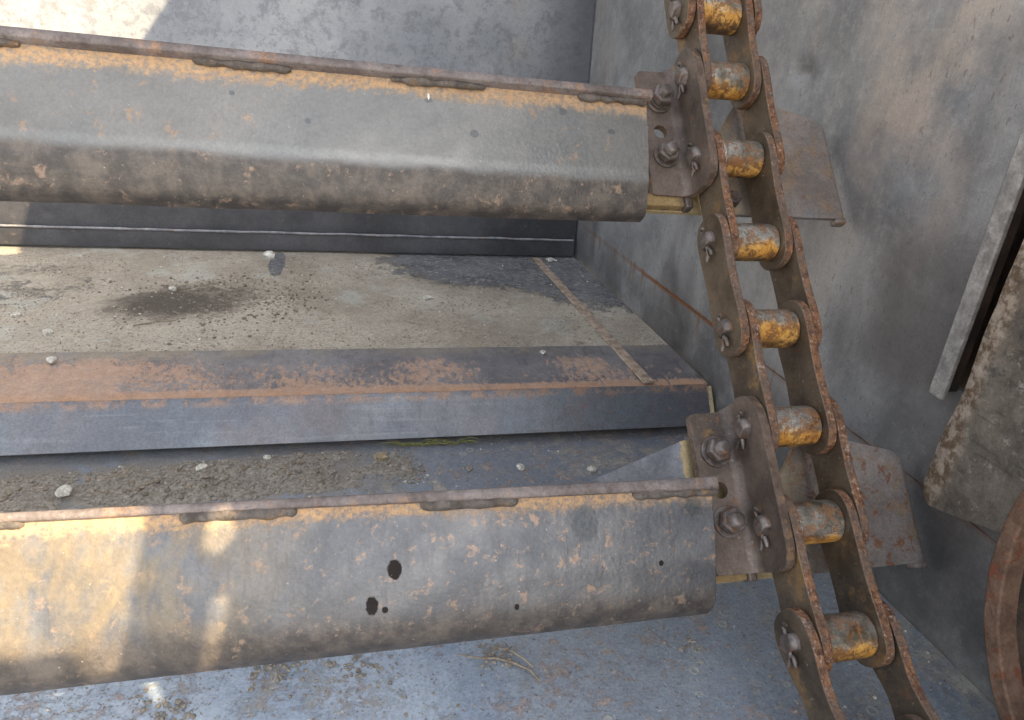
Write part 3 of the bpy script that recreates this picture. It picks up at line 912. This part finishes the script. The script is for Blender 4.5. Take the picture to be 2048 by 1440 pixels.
# attachment brackets (L-bent) -------------------------------------------------
NF, RB_ = -.025, .0105
L1 = .4000 - RB_ - .3545
AR = RB_ * math.pi / 2
def bracket_fn(P, d, nn, thick):
    def fn(u, s, w):
        if u < L1: x = .3545 + u; n_ = NF; off = (0, -1)
        elif u < L1 + AR:
            a = (u - L1) / RB_
            x = .3545 + L1 + RB_ * math.sin(a); n_ = NF + RB_ * (1 - math.cos(a)); off = (math.sin(a), -math.cos(a))
        else: x = .4000; n_ = NF + RB_ + (u - L1 - AR); off = (1, 0)
        x += off[0] * w; n_ += off[1] * w
        q = P + d * s + nn * n_
        return Vector((x, q.y, q.z))
    return fn
def hexnut(root, c, ax, r, h, ph):
    bm = bmesh.new(); lathe_bm(bm, [(0, r * .97), (h * .12, r), (h * .82, r), (h, r * .88)], ax, c, 6, ph)
    o = from_bm('hex_nut', bm, M['bolt'], smooth=True, bevel=.0004, angle=22, seg=1); return o
def bolt_set(bracket, P, d, nn, x, s, h0, scale=1.0, ph=0.0, tilt=0.0):
    ax = (nn + Vector((tilt, 0, 0)) + d * -.02).normalized()
    c = Vector((x, 0, 0)) + Vector((0, *(P + d * s + nn * (NF + .0001)).yz))
    bm = bmesh.new(); lathe_bm(bm, [(0, .0162 * scale), (.0022, .0162 * scale), (.0028, .0155 * scale)], ax, c, 32)
    wsh = from_bm('washer', bm, M['bolt'], angle=40)
    nt = hexnut(None, c + ax * (.0029 + h0), ax, .0136 * scale, .0095, ph)
    if h0 > .002:
        bm = bmesh.new(); lathe_bm(bm, [(0, .0125 * scale), (h0 * .45, .0130 * scale), (h0 * .5, .0115 * scale), (h0, .0125 * scale)], ax, c + ax * .0028, 28)
        sp = from_bm('spacer', bm, M['bolt'], angle=40)
    else: sp = None
    bm = bmesh.new(); r = .0075 * scale; pr = []
    d0_ = -.012
    zt = .0128 + h0
    pr = [(d0_, r)] + [(zt - .001 + i * .0009, r * (1.0 if i % 2 else .90)) for i in range(8)] + [(zt + .0068, r * .86), (zt + .0075, r * .70)]
    lathe_bm(bm, pr, ax, c, 22)
    bl = from_bm('bolt', bm, M['bolt'], angle=50)
    for o in (wsh, nt, sp, bl):
        if o: o.parent = bracket
def bracket(i, label):
    P, d, nn, L = link_frame(i, .40)
    up = L1 + AR + (-(NF + RB_))            # u of the pin axis
    poly = [(0, -.023), (L1 - .004, -.0235), (L1 + .010, -.029), (up - .002, -.0335), (up + .014, -.030), (up + .0255, -.014), (up + .028, .002), (up + .028, .118), (up + .023, .134), (up + .008, .1400), (L1 + .008, .1385), (0, .1375)]
    poly = round_poly(poly, [.006, .012, .02, .02, .015, .015, .02, .02, .012, .02, .02, .004], 4)
    ex = [(u, s) for u in [L1 + AR * k / 6 for k in range(7)] for s in [(-.03 + j * .01) for j in range(17)]]
    ex += grid_pts(.006, up + .02, -.02, .13, .014)
    hole = circ(.020, .0565, .0083, 20)
    o = sheet('attachment_bracket', resample(poly, .005), bracket_fn(P, d, nn, .0092), .0092, [M['brk'], M['edge_b']], holes=(hole,), extra=ex, bevel=.0014, angle=48, edge_slot=1)
    o.parent = None
    adopt(o, chain)
    o['label'] = label
    for (bs, h0, ph, tl) in ((.0175, .006 if i == 6 else .0012, .2, .02), (.0880, .0012, .35, .0)):
        bolt_set(o, P, d, nn, .3765, bs, h0, 1.0 if i == 10 else .95, ph, tl)
    return o
bracket(6, 'upper bent bracket holding the upper slat')
bracket(10, 'lower bent bracket holding the lower slat')

# ================================================================== FLIGHTS
def catmull(pts, k=5):
    out = []
    for i in range(len(pts) - 1):
        p0 = pts[max(i - 1, 0)]; p1 = pts[i]; p2 = pts[i + 1]; p3 = pts[min(i + 2, len(pts) - 1)]
        for j in range(k):
            t = j / k
            out.append(tuple(.5 * ((2 * b) + (c - a) * t + (2 * a - 5 * b + 4 * c - d) * t * t + (-a + 3 * b - 3 * c + d) * t ** 3) for a, b, c, d in zip(p0, p1, p2, p3)))
    out.append(tuple(pts[-1])); return out

def flight(label, R, Lp, xL, mats, plate_poly, lip, wing_up):
    XR = .343
    root = empty('flight_slat', SN(0, R[0][0], 0), label, 'conveyor slat', 'slats bolted across the conveyor chain')
    def prof(x, pts_r, pts_l):
        f = (XR - x) / (XR - xL)
        return [(a[0] + (b[0] - a[0]) * f, a[1] + (b[1] - a[1]) * f) for a, b in zip(pts_r, pts_l)]
    full_r = R[1:]; full_l = [(l, r[1]) for l, r in zip(Lp[1:], R[1:])]
    xs = [-1.35 + (XR + 1.35) * i / 130 for i in range(131)]
    def pf(x):
        pr = prof(x, full_r, full_l)
        pr = [(pr[0][0] - .002, pr[0][1] - lip), ] + pr[1:]
        pr = catmull(pr, 7)
        out = []; Ln = 0
        for i, (s, nn) in enumerate(pr):
            a = pr[max(i - 1, 0)]; b = pr[min(i + 1, len(pr) - 1)]
            dd = (TD * (b[0] - a[0]) + ND * (b[1] - a[1])).normalized()
            no = dd.cross(Vector((1, 0, 0)))
            if i: Ln += math.hypot(s - pr[i - 1][0], nn - pr[i - 1][1])
            w = .0006 * mnoise.noise(Vector((x * 12, Ln * 20, R[0][0] * 9)))
            q = SN(x, s, nn) + no * w
            out.append((q, no, Ln))
        return out
    xs2 = xs[:-1] + [XR - .004, XR]
    xs2 = sorted(set(xs2))
    o = loft_x('scraper_face', xs2, pf, .0055, mats[0], bevel=.0012); adopt(o, root)
    # top bar with its own square section
    def pb(x):
        s0, n0 = prof(x, [R[0]], [(Lp[0], R[0][1])])[0]
        s1, _ = prof(x, [R[1]], [(Lp[1], R[1][1])])[0]
        w = .0008 * mnoise.noise(Vector((x * 7, 3, R[0][0])))
        T = s1 - s0
        k = [(s0 + .0005, n0 - .014), (s0 + .0002, n0 + w - .0006), (s0 + .0012, n0 + .0008 + w), (s0 + T - .0025 + w, n0 + .0008 + w), (s0 + T - .0012 + w, n0 - .0004), (s0 + T - .001, n0 - .014)]
        return [SN(x, a, b) for a, b in k]
    bm = bmesh.new(); rg = []
    xb = [-1.35 + (XR + .004 + 1.35) * i / 170 for i in range(171)]
    for x in xb: rg.append([bm.verts.new(p) for p in pb(x)])
    for i in range(len(rg) - 1):
        for k in range(6): bm.faces.new([rg[i][k], rg[i][(k + 1) % 6], rg[i + 1][(k + 1) % 6], rg[i + 1][k]])
    bm.faces.new(rg[0]); bm.faces.new(rg[-1])
    o = from_bm('top_bar', bm, M['baredge'], angle=60); adopt(o, root)
    # mustard recess strip under the bar
    def pr_(x):
        s0, n0 = prof(x, [R[0]], [(Lp[0], R[0][1])])[0]; s1, n1 = prof(x, [R[1]], [(Lp[1], R[1][1])])[0]
        return [(SN(x, s1 - .004, n1 - .0015 - lip), ND, 0), (SN(x, s1 + .003, n1 - .0022 - lip), ND, .006)]
    o = loft_x('recess_strip', [-1.35, -.5, 0, XR - .001], pr_, .004, M['recess']); adopt(o, root)
    # stitch welds
    for (xa, xb_) in wing_up:
        N = 44; P = []; rr = []
        for j in range(N + 1):
            f = j / N; x = xa + (xb_ - xa) * f
            s1, n1 = prof(x, [R[1]], [(Lp[1], R[1][1])])[0]
            P.append(SN(x, s1 + .0008, n1 - .0010 - lip * .5)); rr.append((.0040 if lip > .004 else .0050) * (math.sin(math.pi * min(1, max(0, f) * 14 + .25) / 2) * math.sin(math.pi * min(1, (1 - f) * 14 + .25) / 2)) * (1 + .25 * mnoise.noise(Vector((x * 60, 0, xa)))))
        o = tube('weld_bead', P, rr, M['weld'], n=14, lump=.0022, seed=xa * 9); adopt(o, root)
    # backing plate behind the chain
    fn = lambda u, s, w: SN(u, s, -.0455 - w)
    def fn2(u, s, w):
        # flange at the right end rolls back
        rr = .0085; e = u - .6115
        if e <= 0: return SN(u, s, -.0455 - w)
        a = min(e / rr, math.pi / 2); rest = max(0, e - rr * math.pi / 2)
        return SN(.6115 + (rr - w) * math.sin(a), s, -.0455 - rr + (rr - w) * math.cos(a) - rest)
    ex = [(.6115 + .0085 * k * .262, plate_poly[0][1] - .15 + j * .012) for k in range(7) for j in range(13)]
    o = sheet('backing_plate', resample(plate_poly, .006), fn2, .006, mats[1], extra=ex, bevel=.0012, angle=48); adopt(o, root)
    # folded lip at the outer lower corner
    bm = bmesh.new(); box_bm(bm, SN(.6115, plate_poly[0][1] + .0022, -.0530), (.0085, .0040, .0065), (Vector((1, 0, 0)), TD, ND))
    o = from_bm('folded_lip', bm, mats[1], bevel=.003, seg=3); adopt(o, root)
    # mustard spacer ledge under the bracket
    s0 = plate_poly[0][1]
    bm = bmesh.new()
    box_bm(bm, SN(.3685, s0 - .0085, -.0395), (.0255, .0075, .006), (Vector((1, 0, 0)), TD, ND))
    o = from_bm('spacer_ledge', bm, M['recess'], bevel=.0015); adopt(o, root)
    bm = bmesh.new()
    box_bm(bm, SN(.3995, s0 - .0085, -.0395), (.005, .0095, .0075), (Vector((1, 0, 0)), TD, ND))
    o = from_bm('ledge_lug', bm, M['brk'], bevel=.0025, seg=3); adopt(o, root)
    # hidden bolt stub in the gap
    bm = bmesh.new(); lathe_bm(bm, [(0, .010), (.008, .010), (.011, .008)], ND, SN(.462, s0 - .018, -.046), 6)
    o = from_bm('bolt_head', bm, M['bolt'], bevel=.0006, angle=25); adopt(o, root)
    return root

UR = [(.0333, .0169), (.0447, .0131), (.0965, -.0043), (.12, -.0122), (.133, -.0166), (.1586, -.0321), (.1618, -.0501)]
UL = [.0225, .0343, .0901, .1258, .1372, .1575, .1615]
LR = [(.4605, .0203), (.4728, .0181), (.5267, .0061), (.549, -.0013), (.5669, -.0071), (.5783, -.0156), (.5847, -.0303)]
LL = [.4543, .4625, .5163, .5479, .5654, .5781, .5854]
up_poly = [(.30, .149), (.30, .060), (.44, .055), (.4604, .0423), (.4887, .001), (.497, -.004), (.5569, -.003), (.600, .007), (.613, .012), (.624, .024), (.6265, .060), (.628, .150)]
up_poly = [(.340, .149), (.634, .150), (.634, .034), (.622, .026), (.606, .010), (.5569, -.003), (.497, -.004), (.4887, .001), (.4604, .0423), (.44, .055), (.340, .060)]
lo_poly = [(.23, .559), (.634, .559), (.634, .458), (.622, .450), (.604, .437), (.5541, .4245), (.497, .421), (.484, .4257), (.4625, .4543), (.45, .462), (.40, .455), (.385, .410), (.361, .4137), (.352, .4150), (.2676, .4436), (.23, .4560)]
flight('upper grey slat with a sharp shiny fold, bolted to the chain top', UR, UL, -.285, (M['slat_up'], M['plate']), up_poly, .0055,
       [(-.42, -.27), (-.125, -.035), (.062, .160), (.262, .343)])
flight('lower slat with dark oil spots, bolted to the chain bottom', LR, LL, -.240, (M['slat_lo'], M['plate_lo']), lo_poly, .0020,
       [(-.40, -.225), (-.118, -.030), (.070, .155), (.262, .349)])

# ================================================================== DEBRIS
def ico(sub=1):
    bm = bmesh.new(); bmesh.ops.create_icosphere(bm, subdivisions=sub, radius=1)
    v = np.array([x.co[:] for x in bm.verts]); f = np.array([[a.index for a in q.verts] for q in bm.faces]); bm.free()
    return v, f
IV, IF = ico(1)
nrng = np.random.default_rng(5)
def pebbles(name, places, mats, parent=None, label=None, kind=None):
    """places: list of (x, y, z, r)"""
    n = len(places); P = np.array(places)
    V = IV[None] * (1 + nrng.uniform(-.22, .22, (n, len(IV), 1)))
    sc = nrng.uniform(.6, 1.25, (n, 1, 3)); sc[:, :, 2] *= .65
    V = V * sc * P[:, None, 3:4]
    a = nrng.uniform(0, 6.28, n); ca, sa = np.cos(a), np.sin(a)
    X = V[..., 0] * ca[:, None] - V[..., 1] * sa[:, None]; Y = V[..., 0] * sa[:, None] + V[..., 1] * ca[:, None]
    V = np.stack([X, Y, V[..., 2]], -1) + P[:, None, :3] + np.array([0, 0, 1]) * P[:, None, 3:4] * .25
    F = (IF[None] + (np.arange(n) * len(IV))[:, None, None]).reshape(-1, 3)
    me = bpy.data.meshes.new(name)
    me.from_pydata(V.reshape(-1, 3).tolist(), [], F.tolist()); me.update()
    o = link(name, me, mats, parent)
    if kind: o['kind'] = kind
    if label: o['label'] = label
    return o
def nz(x, y, sc, o=0): return mnoise.fractal(Vector((x * sc, y * sc, o)), 1, 2, 4)

# soil drift on the lower floor behind the lower slat (height field) ----------
def soil_h(x, y):
    e = math.exp(-(((x + .19) / .27) ** 4)) * math.exp(-(((y - .882 - .10 * (x + .15) * .6) / .052) ** 4))
    h = e * (.0068 + .0070 * nz(x, y, 14, 2)) + .0022 * nz(x, y, 60, 4) * e + .0010 * nz(x, y, 220, 1) * e - .0026
    return h
def height_patch(name, x0, x1, y0, y1, d, hf, zf, mat):
    nx = int((x1 - x0) / d); ny = int((y1 - y0) / d); idx = {}; V = []; F = []
    H = [[hf(x0 + i * d, y0 + j * d) for j in range(ny + 1)] for i in range(nx + 1)]
    def vid(i, j):
        if (i, j) not in idx:
            idx[(i, j)] = len(V); x, y = x0 + i * d, y0 + j * d; V.append((x, y, zf(x, y) + max(H[i][j], -.001)))
        return idx[(i, j)]
    for i in range(nx):
        for j in range(ny):
            if max(H[i][j], H[i + 1][j], H[i][j + 1], H[i + 1][j + 1]) > 0:
                F.append((vid(i, j), vid(i + 1, j), vid(i + 1, j + 1), vid(i, j + 1)))
    me = bpy.data.meshes.new(name); me.from_pydata(V, [], F); me.update()
    for p in me.polygons: p.use_smooth = True
    return link(name, me, mat)
sl = height_patch('soil', -.75, .15, .79, .955, .0022, soil_h, floor_z, M['soil']); sl['kind'] = 'stuff'
sl['label'] = 'grey brown loose soil lying behind the lower slat'
pl = []
for _ in range(11000):
    x = rnd.uniform(-.75, .16); y = rnd.uniform(.79, .955); h = soil_h(x, y)
    if h > -.0006: pl.append((x, y, floor_z(x, y) + max(h, 0), rnd.choice((.0007, .0010, .0012, .0016, .0020, .0030)) * rnd.uniform(.7, 1.3)))
o = pebbles('soil_crumbs', pl, M['soil'], kind='stuff')
pl = []
for _ in range(260):
    x = rnd.uniform(-.6, .14); y = rnd.uniform(.80, .95); h = soil_h(x, y)
    if h > .001: pl.append((x, y, floor_z(x, y) + h, rnd.uniform(.0028, .0062)))
o = pebbles('soil_clods', pl, M['crumb'], kind='stuff')
# second small crumb patches
pl = []
for (cx, cy, r, n) in ((.095, .875, .035, 160), (-.055, .547, .030, 260), (.105, .868, .02, 60), (.02, .52, .03, 60), (-.15, .49, .03, 90), (.155, .52, .02, 80), (.30, .575, .018, 50), (.36, .50, .015, 30)):
    for _ in range(n):
        x = rnd.gauss(cx, r * .55); y = rnd.gauss(cy, r * .5); pl.append((x, y, floor_z(x, y), rnd.uniform(.0008, .0032)))
o = pebbles('soil_crumbs', pl, M['soil'], kind='stuff')
# fine grit everywhere on the lower floor
pl = []
for _ in range(3800):
    x = rnd.uniform(-.55, .62); y = rnd.uniform(.33, .95)
    if nz(x, y, 7, 5) < -.25: continue
    pl.append((x, y, floor_z(x, y), rnd.uniform(.0005, .0013) if rnd.random() < .9 else rnd.uniform(.0014, .0026)))
o = pebbles('floor_grit', pl, M['peb'], kind='stuff')
pl = []
for _ in range(520):
    x = rnd.uniform(-.3, .62); y = rnd.uniform(.35, .95)
    if nz(x, y, 5, 8) < .05 and x < .5: continue
    pl.append((x, y, floor_z(x, y), .0007 + .0022 * rnd.random() ** 3))
o = pebbles('pale_grit', pl, M['stone'], kind='stuff')
# grit and crumbs on the deck
pl = []; pl2 = []
DZ = ZO - .5
for _ in range(6500):
    x = rnd.uniform(-.9, .62); y = rnd.uniform(1.0, 1.74)
    if y < 1.15 and rnd.random() < .9: continue
    pl.append((x, y, DZ + .003 * (y < 1.15), rnd.uniform(.0007, .0020)))
for _ in range(1500):
    x = rnd.gauss(-.20, .085); y = rnd.gauss(1.40, .075)
    pl2.append((x, y, DZ, min(.0036, abs(rnd.gauss(.0008, .0013)) + .0006)))
o = pebbles('deck_grit', pl, M['peb'], kind='stuff')
o = pebbles('deck_crumbs', pl2, M['crumb'], kind='stuff')
pl = [(rnd.uniform(-.8, .6), rnd.uniform(1.17, 1.72), DZ, rnd.uniform(.0010, .0026)) for _ in range(320)]
o = pebbles('pale_grit', pl, M['stone'], kind='stuff')

# single stones ------------------------------------------------------------
IV2, IF2 = ico(2)
def stone(x, y, z, r, label, mat='stone', flat=.7, name='white_stone', cat='stone', group='loose pale stones'):
    V = IV2.copy(); sd = rnd.uniform(0, 99)
    out = []
    for v in V:
        q = Vector(v); k = 1 + .32 * mnoise.noise(q * 1.3 + Vector((sd, 0, 0))) + .12 * mnoise.noise(q * 3.5 + Vector((0, sd, 0)))
        q = q * k; q.z *= flat; q.x *= 1.25
        out.append(q * r)
    me = bpy.data.meshes.new(name); me.from_pydata([tuple(v) for v in out], [], IF2.tolist()); me.update()
    o = link(name, me, M[mat]); o.location = (x, y, z + r * flat * .6); o.rotation_euler = (0, 0, rnd.uniform(0, 3))
    tag(o, label, cat, group); return o
FZ = floor_z
stone(-.335, .862, FZ(-.33, .86) + .006, .0085, 'cream stone, the largest on the soil behind the lower slat, at left')
stone(-.178, .905, FZ(-.18, .90) + .006, .0062, 'round pale stone in the middle of the soil behind the lower slat')
stone(-.094, .930, FZ(-.09, .93) + .002, .0048, 'small white stone just under the blue lip face near the soil edge')
stone(.2685, .868, FZ(.27, .87), .0060, 'white chip on the bare floor, left one of two above the lower slat')
stone(.3760, .852, FZ(.37, .85), .0058, 'white chip on the bare floor, right one nearest the grey triangle plate')
stone(.009, .5765, FZ(.0, .57), .0058, 'white pebble just below the lower slat edge')
stone(.085, .556, FZ(.08, .55), .0042, 'small cream pebble touching the underside line of the lower slat')
stone(-.4577, 1.2363, DZ, .0075, 'flat white stone low on the dusty deck near the left frame edge')
stone(-.531, 1.318, DZ, .0070, 'flat white stone at the far left of the dusty deck')
stone(-.307, 1.4657, DZ, .0070, 'whitish stone beside the dark moist patch on the deck')
stone(-.4136, 1.1146, DZ + .004, .0070, 'white stone on the orange lip at left')
stone(-.1396, 1.7143 - .006, DZ, .0110, 'white round lump against the foot of the back wall', flat=.9)
stone(.3653, 1.1203, DZ + .003, .0052, 'small white stone on the lip above the rust patches')
for (x, y, r, l) in ((.196, 1.424, .0075, 'bright white crumbly lump in the middle of the dusty deck'), (.5551, 1.722, .0090, 'bluish white lump in the far corner of the deck by the seam strip')):
    o = stone(x, y, DZ, r, l, flat=.6, name='white_lump', cat='lump', group=None)
    for k in range(3):
        a = k * 2.1; q = stone(x + math.cos(a) * r * 1.3, y + math.sin(a) * r, DZ, r * .55, None, flat=.6, name='crumb', cat=None, group=None)
        q.parent = o; q.matrix_parent_inverse = o.matrix_basis.inverted()
stone(.1015, .877, FZ(.1, .87), .0085, 'brown soil clod behind the middle of the lower slat', 'soil', .7, 'soil_clod', 'soil clod', None)
stone(.192, .872, FZ(.1, .87), .0048, 'small brown crumb beside the white chip on the floor', 'soil', .7, 'soil_clod', 'soil clod', None)
# wood chip
bm = bmesh.new(); box_bm(bm, (0, 0, 0), (.0085, .0050, .0040))
bmesh.ops.subdivide_edges(bm, edges=bm.edges, cuts=3, use_grid_fill=True)
for v in bm.verts: v.co += Vector((1, 1, 1)) * .0015 * mnoise.noise(v.co * 200)
o = from_bm('wood_chip', bm, M['wood'], angle=30); o.location = (.066, .912, FZ(.06, .91) + .005); o.rotation_euler = (.2, .1, .4)
tag(o, 'small tan splintered wood chip on the floor under the lip', 'wood chip')

# dry twig under the lower slat
tw = [(.115, .522), (.135, .513), (.155, .512), (.170, .503), (.183, .489), (.190, .477)]
o = tube('dry_twig', [(x, y, FZ(x, y) + .003 + .002 * math.sin(i * 2)) for i, (x, y) in enumerate(tw)], [.0005, .0009, .0011, .0013, .0013, .0009], M['twig'], n=6)
tag(o, 'thin forked dry twig on the blue floor below the lower slat', 'twig')
t2 = tube('side_stem', [(x, y, FZ(x, y) + .005) for x, y in ((.152, .524), (.168, .519), (.180, .505), (.187, .492))], [.0005, .0008, .0010, .0009], M['twig'], n=6); t2.parent = o
o = tube('dry_straw', [(x, y, FZ(x, y) + .012) for x, y in ((-.300, .880), (-.285, .888), (-.268, .905), (-.262, .921))], .0008, M['twig'], n=6)
tag(o, 'short pale curved straw on the soil', 'straw')
o = tube('dry_straw', [(x, y, DZ + .003) for x, y in ((-.335, 1.265), (-.30, 1.285), (-.27, 1.290))], .0011, M['twig'], n=6)
tag(o, 'short pale straw below the moist patch on the deck', 'straw')
o = tube('leaf_fragment', [(x, y, DZ + .004) for x, y in ((.440, 1.178), (.452, 1.168), (.462, 1.164))], [.001, .004, .001], M['twig'], n=8, flat=.3)
tag(o, 'tiny curled brown leaf piece at the deck edge by the seam strip', 'leaf')

# grass tuft poking out of the gap under the lip
bm = bmesh.new()
for k in range(34):
    x = rnd.uniform(.100, .190); y0 = .950; z0 = FZ(x, .95) - .004
    L = rnd.uniform(.02, .055); dx = rnd.choice((-1, 1)) * rnd.uniform(.4, 1.0) * L; dy = -rnd.uniform(.004, .016); lift = rnd.uniform(.006, .014)
    prev = None
    for j in range(6):
        f = j / 5; c = Vector((x + dx * f, y0 + dy * f, z0 + lift * math.sin(f * 2.4) + .004)); w = .0006 * (1 - f * .8)
        a = bm.verts.new(c + Vector((0, 0, w))); b = bm.verts.new(c - Vector((0, .0006, w)))
        if prev: bm.faces.new([prev[0], a, b, prev[1]])
        prev = (a, b)
o = from_bm('grass_tuft', bm, M['grassm'], rec=False)
tag(o, 'yellow green grass poking through the gap under the lip', 'grass')
